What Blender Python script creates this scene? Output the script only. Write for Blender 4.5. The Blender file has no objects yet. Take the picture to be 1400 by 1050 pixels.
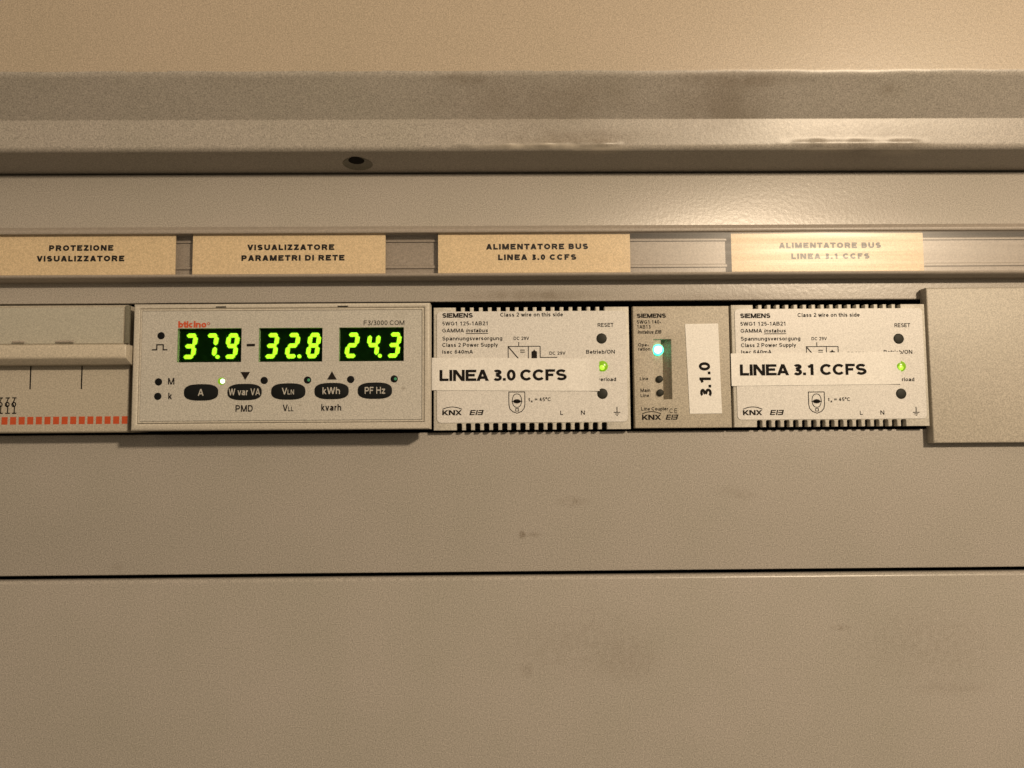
import bpy, bmesh, math, random
from mathutils import Vector, Matrix

random.seed(7)
C = bpy.context.scene.collection
SC = bpy.context.scene

# ------------------------------------------------------------------ camera, world, lamps, exposure
MM = 0.001                                   # everything below is laid out in millimetres
CAM_DIST = 284.0                             # lens to the face of the cover plate
FPX = 1050.0                                 # focal length in pixels of a 1400 px wide frame
PITCH, YAW, ROLL = map(math.radians, (4.228, -0.651, 0.432))
ROT = Matrix.Rotation(YAW, 3, 'Z') @ Matrix.Rotation(PITCH, 3, 'X') @ Matrix.Rotation(ROLL, 3, 'Y')

cam_d = bpy.data.cameras.new('camera')
cam = bpy.data.objects.new('camera', cam_d)
C.objects.link(cam)
cam_d.sensor_fit = 'HORIZONTAL'
cam_d.sensor_width = 36.0
cam_d.lens = 36.0 * FPX / 1400.0
cam_d.clip_start = 0.01
cam_d.clip_end = 50.0
right, fwd, up = ROT @ Vector((1, 0, 0)), ROT @ Vector((0, 1, 0)), ROT @ Vector((0, 0, 1))
m = Matrix.Identity(4)
for i in range(3):
    m[i][0], m[i][1], m[i][2] = right[i], up[i], -fwd[i]
m[1][3] = -CAM_DIST * MM
cam.matrix_world = m
cam_d.dof.use_dof = True                     # a phone lens: about 3 mm of aperture
cam_d.dof.focus_distance = (CAM_DIST - 5) * MM
cam_d.dof.aperture_fstop = 10.0
SC.camera = cam

world = bpy.data.worlds.new('World')
SC.world = world
world.use_nodes = True
bg = world.node_tree.nodes['Background']
bg.inputs['Strength'].default_value = 0.42
_nt = world.node_tree                          # the room around: pale ceiling, dark floor
_tc = _nt.nodes.new('ShaderNodeTexCoord')
_sp = _nt.nodes.new('ShaderNodeSeparateXYZ')
_cr = _nt.nodes.new('ShaderNodeValToRGB')
_mr = _nt.nodes.new('ShaderNodeMapRange')
_mr.inputs[1].default_value = -1.0
_nt.links.new(_tc.outputs['Generated'], _sp.inputs[0])
_nt.links.new(_sp.outputs['Z'], _mr.inputs[0])
_nt.links.new(_mr.outputs[0], _cr.inputs[0])
_nt.links.new(_cr.outputs[0], bg.inputs['Color'])
_el = _cr.color_ramp.elements
_el[0].position, _el[0].color = 0.15, (0.13, 0.10, 0.06, 1)
_el[1].position, _el[1].color = 0.62, (1.0, 0.80, 0.57, 1)

def at(px, py, p):
    """point (x, z) in mm on the plane p mm in front of the cover plate"""
    r = ROT @ Vector(((px - 700) / FPX, 1, -(py - 525) / FPX))
    k = (CAM_DIST - p) / r.y
    return r.x * k, r.z * k

def lamp(name, loc, size, watts, col, target=(0, 0, 0)):
    d = bpy.data.lights.new(name, 'AREA')
    d.shape = 'DISK'
    d.size = size
    d.energy = watts
    d.color = col
    o = bpy.data.objects.new(name, d)
    C.objects.link(o)
    o.location = loc
    o.rotation_euler = (Vector(target) - Vector(loc)).to_track_quat('-Z', 'Y').to_euler()
    return o

# the room lamp, up and to the right behind the camera: it mirrors in the strip cover at about (1000, 320)
gx, gz = at(1125, 300, 6)
LL = 690.0
kk = 1 + (LL - 6) / (CAM_DIST - 6)
lamp('room_lamp', (gx * kk * MM, -LL * MM, gz * kk * MM), 0.055, 6.1, (1.0, 0.80, 0.57))

SC.view_settings.view_transform = 'Standard'
SC.view_settings.look = 'None'
SC.view_settings.exposure = 0.0
SC.view_settings.gamma = 1.0
SC.view_settings.use_curve_mapping = False

# ------------------------------------------------------------------ materials
def nd(nt, kind, **kw):
    n = nt.nodes.new(kind)
    for k, v in kw.items():
        if k in n.inputs:
            n.inputs[k].default_value = v
        else:
            setattr(n, k, v)
    return n

def mat_plain(name, col, rough=0.5, spec=0.5, speck=0.0, speck_mm=0.35, bump=0.0, bump_mm=0.5, stains_reflections=(), blotch=0.0,
              mark_col=(0.12, 0.085, 0.05)):
    """painted or moulded surface: base colour with fine speckle, wide blotches, orange-peel bump, dirt marks and painted reflections"""
    m = bpy.data.materials.new(name)
    m.use_nodes = True
    nt = m.node_tree
    L = nt.links.new
    b = nt.nodes['Principled BSDF']
    b.inputs['Roughness'].default_value = rough
    b.inputs['Specular IOR Level'].default_value = spec
    pos = nd(nt, 'ShaderNodeNewGeometry').outputs['Position']
    rgb = nd(nt, 'ShaderNodeRGB')
    rgb.outputs[0].default_value = (*col, 1)
    cur = rgb.outputs[0]
    if speck:
        for mm_, amt in ((speck_mm, speck), (speck_mm * 2.3, speck * 0.15)):
            n = nd(nt, 'ShaderNodeTexNoise', Scale=1000.0 / mm_, Detail=2.0, Roughness=0.7)
            L(pos, n.inputs['Vector'])
            r = nd(nt, 'ShaderNodeMapRange')
            r.inputs[1].default_value, r.inputs[2].default_value = 0.33, 0.67
            r.inputs[3].default_value, r.inputs[4].default_value = 1 - amt, 1 + amt
            L(n.outputs['Fac'], r.inputs[0])
            v = nd(nt, 'ShaderNodeVectorMath', operation='SCALE')
            L(cur, v.inputs[0]); L(r.outputs[0], v.inputs['Scale'])
            cur = v.outputs[0]
    if blotch:
        n = nd(nt, 'ShaderNodeTexNoise', Scale=26.0, Detail=5.0, Roughness=0.6)
        L(pos, n.inputs['Vector'])
        tint = nd(nt, 'ShaderNodeMix', data_type='RGBA', blend_type='MULTIPLY')
        tint.inputs[7].default_value = (0.86, 0.89, 0.84, 1)
        r = nd(nt, 'ShaderNodeMapRange')
        r.inputs[1].default_value, r.inputs[2].default_value = 0.35, 0.75
        r.inputs[3].default_value, r.inputs[4].default_value = 0, blotch
        L(n.outputs['Fac'], r.inputs[0]); L(r.outputs[0], tint.inputs[0]); L(cur, tint.inputs[6])
        cur = tint.outputs[2]
    for (sx, sz, rx, rz, amt, grain, scol) in stains_reflections:      # dirt, scuffs and painted reflections, in mm
        mp = nd(nt, 'ShaderNodeMapping', vector_type='TEXTURE')
        mp.inputs['Location'].default_value = (sx * MM, 0, sz * MM)
        mp.inputs['Scale'].default_value = (rx * MM, 1e6, rz * MM)
        L(pos, mp.inputs['Vector'])
        ln = nd(nt, 'ShaderNodeVectorMath', operation='LENGTH')
        L(mp.outputs[0], ln.inputs[0])
        r = nd(nt, 'ShaderNodeMapRange', interpolation_type='SMOOTHSTEP')
        r.inputs[1].default_value, r.inputs[2].default_value = 1.0, 0.1
        r.inputs[3].default_value, r.inputs[4].default_value = 0, 1
        L(ln.outputs['Value'], r.inputs[0])
        n = nd(nt, 'ShaderNodeTexNoise', Scale=1000.0 / grain, Detail=6.0, Roughness=0.72)
        L(pos, n.inputs['Vector'])
        r2 = nd(nt, 'ShaderNodeMapRange')
        r2.inputs[1].default_value, r2.inputs[2].default_value = (0.22, 0.60) if grain >= 7 or grain < 1.3 else (0.38, 0.66)
        r2.inputs[3].default_value, r2.inputs[4].default_value = 0, amt
        L(n.outputs['Fac'], r2.inputs[0])
        mu = nd(nt, 'ShaderNodeMath', operation='MULTIPLY')
        L(r.outputs[0], mu.inputs[0]); L(r2.outputs[0], mu.inputs[1])
        mx = nd(nt, 'ShaderNodeMix', data_type='RGBA')
        mx.inputs[7].default_value = (*(scol or mark_col), 1)
        L(mu.outputs[0], mx.inputs[0]); L(cur, mx.inputs[6])
        cur = mx.outputs[2]
    L(cur, b.inputs['Base Color'])
    if bump:
        n = nd(nt, 'ShaderNodeTexNoise', Scale=1000.0 / bump_mm, Detail=2.0, Roughness=0.5)
        L(pos, n.inputs['Vector'])
        bp = nd(nt, 'ShaderNodeBump', Strength=1.0, Distance=bump * MM)
        L(n.outputs['Fac'], bp.inputs['Height']); L(bp.outputs[0], b.inputs['Normal'])
    return m

def mat_emit(name, col, strength, base=(0.2, 0.3, 0.1)):
    m = bpy.data.materials.new(name)
    m.use_nodes = True
    b = m.node_tree.nodes['Principled BSDF']
    b.inputs['Base Color'].default_value = (*base, 1)
    b.inputs['Emission Color'].default_value = (*col, 1)
    b.inputs['Emission Strength'].default_value = strength
    b.inputs['Roughness'].default_value = 0.25
    return m

def mat_clear(name, rough, tint=(0.965, 0.96, 0.955), streak=True, ior=1.45):
    """thin clear plastic: lets light straight through, mirrors by Fresnel, drawn in long faint streaks"""
    m = bpy.data.materials.new(name)
    m.use_nodes = True
    nt = m.node_tree
    L = nt.links.new
    nt.nodes.remove(nt.nodes['Principled BSDF'])
    out = nt.nodes['Material Output']
    tr = nd(nt, 'ShaderNodeBsdfTransparent'); tr.inputs[0].default_value = (*tint, 1)
    gl = nd(nt, 'ShaderNodeBsdfGlossy'); gl.inputs['Roughness'].default_value = rough
    fr = nd(nt, 'ShaderNodeFresnel', IOR=ior)
    geo = nd(nt, 'ShaderNodeNewGeometry')             # the same reflectance from either side of the thin sheet
    io = nd(nt, 'ShaderNodeMapRange'); io.inputs[3].default_value, io.inputs[4].default_value = ior, 1 / ior
    L(geo.outputs['Backfacing'], io.inputs[0]); L(io.outputs[0], fr.inputs['IOR'])
    mx = nd(nt, 'ShaderNodeMixShader')
    L(fr.outputs[0], mx.inputs[0]); L(tr.outputs[0], mx.inputs[1]); L(gl.outputs[0], mx.inputs[2]); L(mx.outputs[0], out.inputs[0])
    if streak:
        pos = nd(nt, 'ShaderNodeNewGeometry').outputs['Position']
        mp = nd(nt, 'ShaderNodeMapping'); mp.inputs['Scale'].default_value = (14, 1, 420)
        L(pos, mp.inputs['Vector'])
        n = nd(nt, 'ShaderNodeTexNoise', Scale=1.0, Detail=4.0); L(mp.outputs[0], n.inputs['Vector'])
        bp = nd(nt, 'ShaderNodeBump', Strength=1.0, Distance=0.06 * MM)
        L(n.outputs['Fac'], bp.inputs['Height']); L(bp.outputs[0], gl.inputs['Normal'])
        r = nd(nt, 'ShaderNodeMapRange'); r.inputs[3].default_value, r.inputs[4].default_value = rough * 0.7, rough * 1.5
        L(n.outputs['Fac'], r.inputs[0]); L(r.outputs[0], gl.inputs['Roughness'])
    return m

def stain_or_reflection(px, py, p, wpx, hpx, amt, grain=4.0, col=None):
    x, z = at(px, py, p)
    return (x, z, wpx / 3.75, hpx / 3.75, amt, grain, col)

PAINT = (0.362, 0.328, 0.290)
PEACH = (0.405, 0.335, 0.258)                # warmer tone for the frame faces above the upper bend
M = {}
M['cover_paint'] = mat_plain('cover_paint', PAINT, 0.31, 0.45, 0.34, 0.40, 0.045, 1.5, blotch=0.5, stains_reflections=[
    stain_or_reflection(714, 731, 0, 7, 8, 0.8, 1.2), stain_or_reflection(730, 731, 0, 16, 5, 0.35, 1.2), stain_or_reflection(782, 686, 0, 30, 11, 0.38, 3), stain_or_reflection(1000, 672, 0, 34, 12, 0.2, 3),
    stain_or_reflection(1020, 678, 0, 26, 9, 0.22, 2), stain_or_reflection(730, 404, 0, 150, 13, 0.55, 8), stain_or_reflection(1000, 406, 0, 160, 10, 0.30, 8), stain_or_reflection(160, 775, 0, 12, 7, 0.3, 2)])
M['lower_paint'] = mat_plain('lower_paint', PAINT, 0.31, 0.45, 0.34, 0.40, 0.045, 1.5, blotch=0.6, stains_reflections=[
    stain_or_reflection(800, 880, 0, 150, 70, 0.20, 3), stain_or_reflection(860, 905, 0, 60, 40, 0.26, 1.8), stain_or_reflection(1270, 880, 0, 150, 80, 0.20, 2.4), stain_or_reflection(1150, 858, 0, 20, 6, 0.5, 1.5),
    stain_or_reflection(1300, 940, 0, 80, 14, 0.22, 3), stain_or_reflection(720, 915, 0, 14, 16, 0.35, 2)])
SCUFF = (0.62, 0.56, 0.47)
frame_stains_and_reflections = [  # brown smudges with dark reflections painted in, then pale scuffs on the lip
    stain_or_reflection(740, 140, 20, 220, 48, 0.38, 20), stain_or_reflection(985, 150, 20, 110, 75, 0.42, 16), stain_or_reflection(1190, 188, 16, 150, 36, 0.52, 8), stain_or_reflection(640, 112, 22, 60, 12, 0.4, 3),
    stain_or_reflection(1215, 124, 22, 26, 12, 0.4, 2), stain_or_reflection(790, 190, 16, 170, 22, 0.50, 8), stain_or_reflection(1010, 110, 24, 120, 12, 0.35, 8),
    stain_or_reflection(735, 200.5, 16, 140, 4.5, 0.8, 8, SCUFF), stain_or_reflection(820, 203, 16, 60, 4.0, 0.7, 8, SCUFF), stain_or_reflection(1130, 203, 16, 60, 2.6, 0.45, 8, SCUFF), stain_or_reflection(1235, 204, 16, 60, 2.6, 0.4, 8, SCUFF)]
M['frame_paint'] = mat_plain('frame_paint', PAINT, 0.36, 0.45, 0.32, 0.42, 0.03, 1.5, blotch=0.5, stains_reflections=frame_stains_and_reflections)
M['top_tone'] = mat_plain('top_tone', PEACH, 0.36, 0.45, 0.28, 0.42, 0.03, 1.5, blotch=0.4)
M['strip_plastic'] = mat_plain('strip_plastic', (0.315, 0.275, 0.235), 0.38, 0.5, 0.20, 0.5, 0.02, 0.8)
M['clear_cover'] = mat_clear('clear_cover', 0.31, ior=1.33)
M['card'] = mat_plain('card', (0.73, 0.58, 0.375), 0.6, 0.3, 0.17, 0.5, 0.0, blotch=0.4)
M['ink'] = mat_plain('ink', (0.010, 0.008, 0.007), 0.7, 0.08)
M['print_ink'] = mat_plain('print_ink', (0.016, 0.013, 0.011), 0.7, 0.08)
M['red_ink'] = mat_plain('red_ink', (0.48, 0.075, 0.022), 0.5, 0.3, 0.12, 0.5)
M['logo_red'] = mat_plain('logo_red', (0.52, 0.085, 0.03), 0.5, 0.3)
M['pale_ink'] = mat_plain('pale_ink', (0.42, 0.40, 0.36), 0.55, 0.3)
M['meter_plastic'] = mat_plain('meter_plastic', (0.49, 0.45, 0.385), 0.45, 0.4, 0.20, 0.5, 0.02, 0.6, blotch=0.3)
M['meter_face'] = mat_plain('meter_face', (0.47, 0.445, 0.40), 0.5, 0.35, 0.24, 0.45, 0.01, 0.5, blotch=0.3, stains_reflections=[stain_or_reflection(551, 531, 15, 4, 3, 0.7, 1.2), stain_or_reflection(548, 430, 15, 14, 8, 0.3, 1.5), stain_or_reflection(410, 554, 15, 4, 3, 0.4, 1.2)])
M['button'] = mat_plain('button', (0.007, 0.008, 0.008), 0.6, 0.12)
M['dark'] = mat_plain('dark', (0.006, 0.006, 0.006), 0.6, 0.12)
M['interior'] = mat_plain('interior', (0.012, 0.011, 0.010), 0.8, 0.1)
M['led_off'] = mat_plain('led_off', (0.022, 0.022, 0.016), 0.55, 0.2)
M['display_back'] = mat_plain('display_back', (0.003, 0.014, 0.002), 0.5, 0.05)
M['segment'] = mat_emit('segment', (0.43, 1.0, 0.012), 2.2)
def mat_window(name, tint, share, rough):
    """smoked diffusing film: most light goes straight through, some is scattered forwards"""
    m = bpy.data.materials.new(name); m.use_nodes = True
    nt = m.node_tree
    nt.nodes.remove(nt.nodes['Principled BSDF'])
    tr = nd(nt, 'ShaderNodeBsdfTransparent'); tr.inputs[0].default_value = (*tint, 1)
    rf = nd(nt, 'ShaderNodeBsdfRefraction', IOR=1.25); rf.inputs['Color'].default_value = (*tint, 1); rf.inputs['Roughness'].default_value = rough
    mx = nd(nt, 'ShaderNodeMixShader'); mx.inputs[0].default_value = share
    nt.links.new(tr.outputs[0], mx.inputs[1]); nt.links.new(rf.outputs[0], mx.inputs[2])
    nt.links.new(mx.outputs[0], nt.nodes['Material Output'].inputs[0])
    return m
M['smoked_window'] = mat_window('smoked_window', (0.82, 0.93, 0.80), 0.27, 0.5)
M['led_green'] = mat_emit('led_green', (0.40, 0.80, 0.008), 0.42, (0.09, 0.16, 0.01))
M['led_core'] = mat_emit('led_core', (0.50, 1.0, 0.02), 0.95)
M['led_white'] = mat_emit('led_white', (0.75, 1.0, 0.7), 3.5)
M['led_teal'] = mat_emit('led_teal', (0.015, 0.70, 0.32), 4.0)  # wide teal lens, its glow also painting in the lamp's halo
M['led_teal_core'] = mat_emit('led_teal_core', (0.45, 1.0, 0.75), 9.0)
M['led_glint'] = mat_emit('led_glint', (0.05, 0.35, 0.12), 0.5, (0.03, 0.05, 0.03))
M['housing'] = mat_plain('housing', (0.52, 0.49, 0.43), 0.45, 0.4, 0.20, 0.5, 0.02, 0.6, blotch=0.3)
M['rating_sheet'] = mat_plain('rating_sheet', (0.63, 0.605, 0.575), 0.4, 0.4, 0.17, 0.45, blotch=0.3)
M['coupler_plastic'] = mat_plain('coupler_plastic', (0.40, 0.355, 0.285), 0.5, 0.35, 0.26, 0.5, 0.03, 0.5, blotch=0.3)
M['coupler_sheet'] = mat_plain('coupler_sheet', (0.43, 0.385, 0.31), 0.5, 0.35, 0.22, 0.5, blotch=0.3)
M['tape'] = mat_plain('tape', (0.72, 0.70, 0.665), 0.45, 0.35, 0.12, 0.5)
M['breaker_plastic'] = mat_plain('breaker_plastic', (0.43, 0.385, 0.315), 0.45, 0.4, 0.24, 0.5, 0.02, 0.6, blotch=0.3)
M['breaker_insert'] = mat_plain('breaker_insert', (0.50, 0.475, 0.415), 0.5, 0.3, 0.2, 0.4)
M['lever_plastic'] = mat_plain('lever_plastic', (0.46, 0.41, 0.33), 0.42, 0.4, 0.20, 0.5)
M['flap_clear'] = mat_clear('flap_clear', 0.12, (0.97, 0.97, 0.96), False)
M['hinge_plastic'] = mat_plain('hinge_plastic', (0.15, 0.14, 0.105), 0.4, 0.4, 0.2, 0.5)
M['blank_plastic'] = mat_plain('blank_plastic', (0.40, 0.36, 0.30), 0.45, 0.4, 0.27, 0.5, 0.03, 0.6, blotch=0.3)

# ------------------------------------------------------------------ mesh helpers (mm in, metres out; p = height above the cover plate)
def ribbon(pts, w):
    """quads of a stroke of width w with mitred joints"""
    closed = len(pts) > 2 and (Vector(pts[0]) - Vector(pts[-1])).length < 1e-6
    n = len(pts)
    L_, R_ = [], []
    for i in range(n):
        o = Vector(pts[i])
        a = Vector(pts[i - 1]) if i > 0 else (Vector(pts[-2]) if closed else None)
        c = Vector(pts[i + 1]) if i < n - 1 else (Vector(pts[1]) if closed else None)
        d1 = (o - a).normalized() if a is not None else (c - o).normalized()
        d2 = (c - o).normalized() if c is not None else d1
        t = d1 + d2
        t = t.normalized() if t.length > 1e-6 else d1
        nn = Vector((-t.y, t.x))
        k = min(2.2, 1.0 / max(0.3, nn.dot(Vector((-d1.y, d1.x)))))
        L_.append(o + nn * (w / 2 * k)); R_.append(o - nn * (w / 2 * k))
    return [[tuple(L_[i]), tuple(L_[i + 1]), tuple(R_[i + 1]), tuple(R_[i])] for i in range(n - 1)]

def glyph(ch, t):
    """advance and centre lines of one letter; capitals are 1 high, t is the stroke width"""
    e = t / 2
    B = 0.085
    W = {'A': .95, 'B': .94, 'C': 1.0, 'D': 1.0, 'E': .92, 'F': .84, 'G': 1.06, 'H': 1.0, 'I': .30, 'K': .95, 'L': .80, 'M': 1.18, 'N': 1.0, 'O': 1.08, 'P': .92, 'R': .98,
         'S': .93, 'T': .86, 'U': 1.0, 'V': .93, 'W': 1.34, 'X': .93, 'Z': .86, 'a': .77, 'b': .78, 'c': .72, 'd': .78, 'e': .78, 'f': .42, 'g': .78, 'h': .78, 'i': .27, 'k': .72,
         'l': .27, 'm': 1.14, 'n': .78, 'o': .79, 'p': .78, 'r': .48, 's': .70, 't': .43, 'u': .78, 'v': .72, 'w': 1.02, 'y': .72, '.': .34, '-': .48, '/': .42, '=': .82, ' ': .33, chr(176): .5}
    w = W.get(ch, .78)
    w += t * 0.35
    l, r = B + e, w - B - e
    m = (l + r) / 2
    h, xh = 1.0, 0.73
    top, xt = h - e, xh - e
    def arc(cx, cy, rx, ry, a0, a1, n=12):
        return [(cx + rx * math.cos(math.radians(a0 + (a1 - a0) * i / n)), cy + ry * math.sin(math.radians(a0 + (a1 - a0) * i / n))) for i in range(n + 1)]
    hw = (r - l) / 2
    def ring(c, ry): return arc(m, c, hw, ry, 0, 360, 20)
    rx_ = xt / 2 - e / 2
    bowl = lambda: ring(xh / 2, xh / 2 - e)
    def S(y0, y1):
        q = (y1 - y0) / 4
        return arc(m, y1 - q, hw * .95, q, 25, 270, 14)[:-1] + arc(m, y0 + q, hw, q, 90, -155, 14)
    d = t * 1.1
    def leg(xa, ya, xb, yb, k=1.0):                   # slanted stem cut level at both ends
        g = d * k / 2
        return ((xa - g, ya), (xa + g, ya), (xb + g, yb), (xb - g, yb))
    a0, a1 = B * .4 + d / 2, w - B * .4 - d / 2
    G = {
        'A': lambda: [leg(a0, 0, m, h), leg(a1, 0, m, h), [(l + .10, .29), (r - .10, .29)]],
        'B': lambda: [[(l, 0), (l, h)], [(l, top), (r - .24, top)] + arc(r - .24, (top + .52) / 2, .2, (top - .52) / 2, 90, -90)[1:] + [(l, .52)], [(r - .26, .52)] + arc(r - .26, (.52 + e) / 2, .26, (.52 - e) / 2, 90, -90)[1:] + [(l, e)]],
        'C': lambda: [arc(m + .01, .5, hw + .03, .5 - e, 40, 320, 22)],
        'D': lambda: [[(l, 0), (l, h)], [(l, top), (m, top)] + arc(m, .5, hw, .5 - e, 90, -90, 16)[1:] + [(l, e)]],
        'E': lambda: [[(l, 0), (l, h)], [(l, top), (r + e, top)], [(l, .52), (r, .52)], [(l, e), (r + e, e)]],
        'F': lambda: [[(l, 0), (l, h)], [(l, top), (r + e, top)], [(l, .5), (r - .02, .5)]],
        'G': lambda: [arc(m, .5, hw, .5 - e, 42, 318, 22) + [(r, .3), (r, .46)], [(m + .02, .46), (r + e, .46)]],
        'H': lambda: [[(l, 0), (l, h)], [(r, 0), (r, h)], [(l, .53), (r, .53)]],
        'I': lambda: [[(m, 0), (m, h)]],
        'K': lambda: [[(l, 0), (l, h)], leg(l + .06, .30, r - .02, h, 1.15), leg(l + .22, .52, r + .02, 0, 1.15)],
        'L': lambda: [[(l, h), (l, 0)], [(l, e), (r + e, e)]],
        'M': lambda: [[(l, 0), (l, h)], [(r, 0), (r, h)], leg(l + e * .2, h, m, 0), leg(r - e * .2, h, m, 0)],
        'N': lambda: [[(l, 0), (l, h)], [(r, 0), (r, h)], leg(l + e * .1, h, r - e * .1, 0, 1.1)],
        'O': lambda: [ring(.5, .5 - e)],
        'P': lambda: [[(l, 0), (l, h)], [(l, top), (r - .24, top)] + arc(r - .24, (top + .44) / 2, .24, (top - .44) / 2, 90, -90)[1:] + [(l, .44)]],
        'R': lambda: [[(l, 0), (l, h)], [(l, top), (r - .26, top)] + arc(r - .26, (top + .48) / 2, .24, (top - .48) / 2, 90, -90)[1:] + [(l, .48)], [(m - .04, .48), (r - .12, .3), (r + .03, 0)]],
        'S': lambda: [S(e, top)],
        'T': lambda: [[(m, 0), (m, h)], [(B * .5, top), (w - B * .5, top)]],
        'U': lambda: [[(l, h), (l, .36)] + arc(m, .36, hw, .36 - e, 180, 360)[1:] + [(r, h)]],
        'V': lambda: [leg(a0, h, m, 0), leg(a1, h, m, 0)],
        'W': lambda: [leg(a0, h, l + hw * .45, 0), leg(m, h, l + hw * .45, 0), leg(m, h, r - hw * .45, 0), leg(a1, h, r - hw * .45, 0)],
        'X': lambda: [leg(a0, 0, a1, h), leg(a0, h, a1, 0)],
        'Z': lambda: [[(l - e, top), (r + e * .6, top)], [(l - e, e), (r + e, e)], leg(l + e * .3, e, r - e * .3, top, 1.15)],
        '0': lambda: [ring(.5, .5 - e)],
        '1': lambda: [[(m + .06, 0), (m + .06, h)], [(m + .06, h - e * 1.2), (l, .74)]],
        '2': lambda: [arc(m, .70, hw, .30 - e, 165, -35, 14) + [(l + e * .5, e), (r + e, e)]],
        '3': lambda: [arc(m, .755, hw * .92, .245 - e, 155, -90, 14) + [(m - .08, .51 + e * .2)], [(m - .08, .51 + e * .2)] + arc(m, .275, hw, .275 - e + .02, 88, -155, 14)],
        '4': lambda: [[(r - .14, 0), (r - .14, h)], leg(l + e * .3, .26, r - .14, h - e * .2), [(l - e * .4, .26 + e * .4), (r + e + .03, .26 + e * .4)]],
        '5': lambda: [[(r, top), (l + .1, top), (l + .03, .52)] + arc(m, .33, hw, .33 - e, 125, -135, 16)],
        '6': lambda: [ring(.32, .32 - e), arc(m + .04, .5, hw + .04, .5 - e, 180, 50, 12)],
        '7': lambda: [[(l - e, top), (r + e * .3, top)], [(r - e * .3, top), (m - .02, .42), (m - .12, 0)]],
        '8': lambda: [arc(m, .76, hw * .9, .24 - e, 0, 360, 18), arc(m, .28, hw, .28 - e + .01, 0, 360, 18)],
        '9': lambda: [ring(.68, .32 - e), arc(m - .04, .5, hw + .04, .5 - e, 0, -130, 12)],
        'a': lambda: [arc(m, xh * .68, hw * .96, xt - xh * .68, 160, 0, 9) + [(r, 0)], arc(m - .03, .22, hw * .97, .22 - e, 40, 320, 14), [(m - .02, .42), (r, .46)]],
        'b': lambda: [[(l, 0), (l, h)], bowl()],
        'c': lambda: [arc(m, xh / 2, hw, xh / 2 - e, 42, 318, 18)],
        'd': lambda: [[(r, 0), (r, h)], bowl()],
        'e': lambda: [[(l, xh / 2), (r, xh / 2)] + arc(m, xh / 2, hw, xh / 2 - e, 0, 320, 18)[1:]],
        'f': lambda: [[(m - .02, 0), (m - .02, .80)] + arc(m + .12, .80, .14, .2 - e, 180, 90, 5)[1:] + [(w, top)], [(0, xt), (w - .02, xt)]],
        'g': lambda: [bowl(), [(r, xh), (r, -.02)] + arc(m, -.04, hw, .24 - e, 0, -150, 10)],
        'h': lambda: [[(l, 0), (l, h)], [(l, xh * .5)] + arc(m, xh * .6, hw, xt - xh * .6, 180, 0, 10) + [(r, 0)]],
        'i': lambda: [[(m, 0), (m, xh)], [(m, h - t), (m, h)]],
        'k': lambda: [[(l, 0), (l, h)], leg(l + .05, .22, r - .02, xh, 1.15), leg(l + .16, .38, r + .01, 0, 1.15)],
        'l': lambda: [[(m, 0), (m, h)]],
        'm': lambda: [[(l, 0), (l, xh)], arc((l + m) / 2, xh * .62, hw / 2, xt - xh * .62, 180, 0, 8) + [(m, 0)], [(m, xh * .62)] + arc((m + r) / 2, xh * .62, hw / 2, xt - xh * .62, 180, 0, 8) + [(r, 0)]],
        'n': lambda: [[(l, 0), (l, xh)], [(l, xh * .5)] + arc(m, xh * .6, hw, xt - xh * .6, 180, 0, 10) + [(r, 0)]],
        'o': lambda: [bowl()],
        'p': lambda: [[(l, -.28), (l, xh)], bowl()],
        'r': lambda: [[(l, 0), (l, xh)], [(l, xh * .5)] + arc(r + .06, xh * .55, r + .06 - l, xt - xh * .55, 180, 85, 7)],
        's': lambda: [S(e, xt)],
        't': lambda: [[(m - .02, .94), (m - .02, .2)] + arc(m + .11, .2, .13, .2 - e, 180, 270, 5)[1:] + [(w, e)], [(0, xt), (w - .02, xt)]],
        'u': lambda: [[(r, 0), (r, xh)], [(l, xh), (l, .27)] + arc(m, .27, hw, .27 - e, 180, 360, 10)[1:]],
        'v': lambda: [leg(a0, xh, m, 0), leg(a1, xh, m, 0)],
        'w': lambda: [leg(a0, xh, l + hw * .45, 0), leg(m, xh, l + hw * .45, 0), leg(m, xh, r - hw * .45, 0), leg(a1, xh, r - hw * .45, 0)],
        'y': lambda: [leg(a0, xh, m, .02), leg(a1, xh, m - .12, -.26)],
        'z': lambda: [[(l - e, xt), (r + e * .6, xt)], [(l - e, e), (r + e, e)], leg(l + e * .3, e, r - e * .3, xt, 1.15)],
        '.': lambda: [[(m, 0), (m, t * 1.05)]],
        '-': lambda: [[(l - e, .33), (r + e, .33)]],
        '/': lambda: [[(0.02, 0), (w - .02, h)]],
        '=': lambda: [[(l - e, .36), (r + e, .36)], [(l - e, .62), (r + e, .62)]],
        chr(176): lambda: [arc(m, .82, .15, .15, 0, 360, 12)],
        ' ': lambda: [],
    }
    return w, G[ch]()

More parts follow.
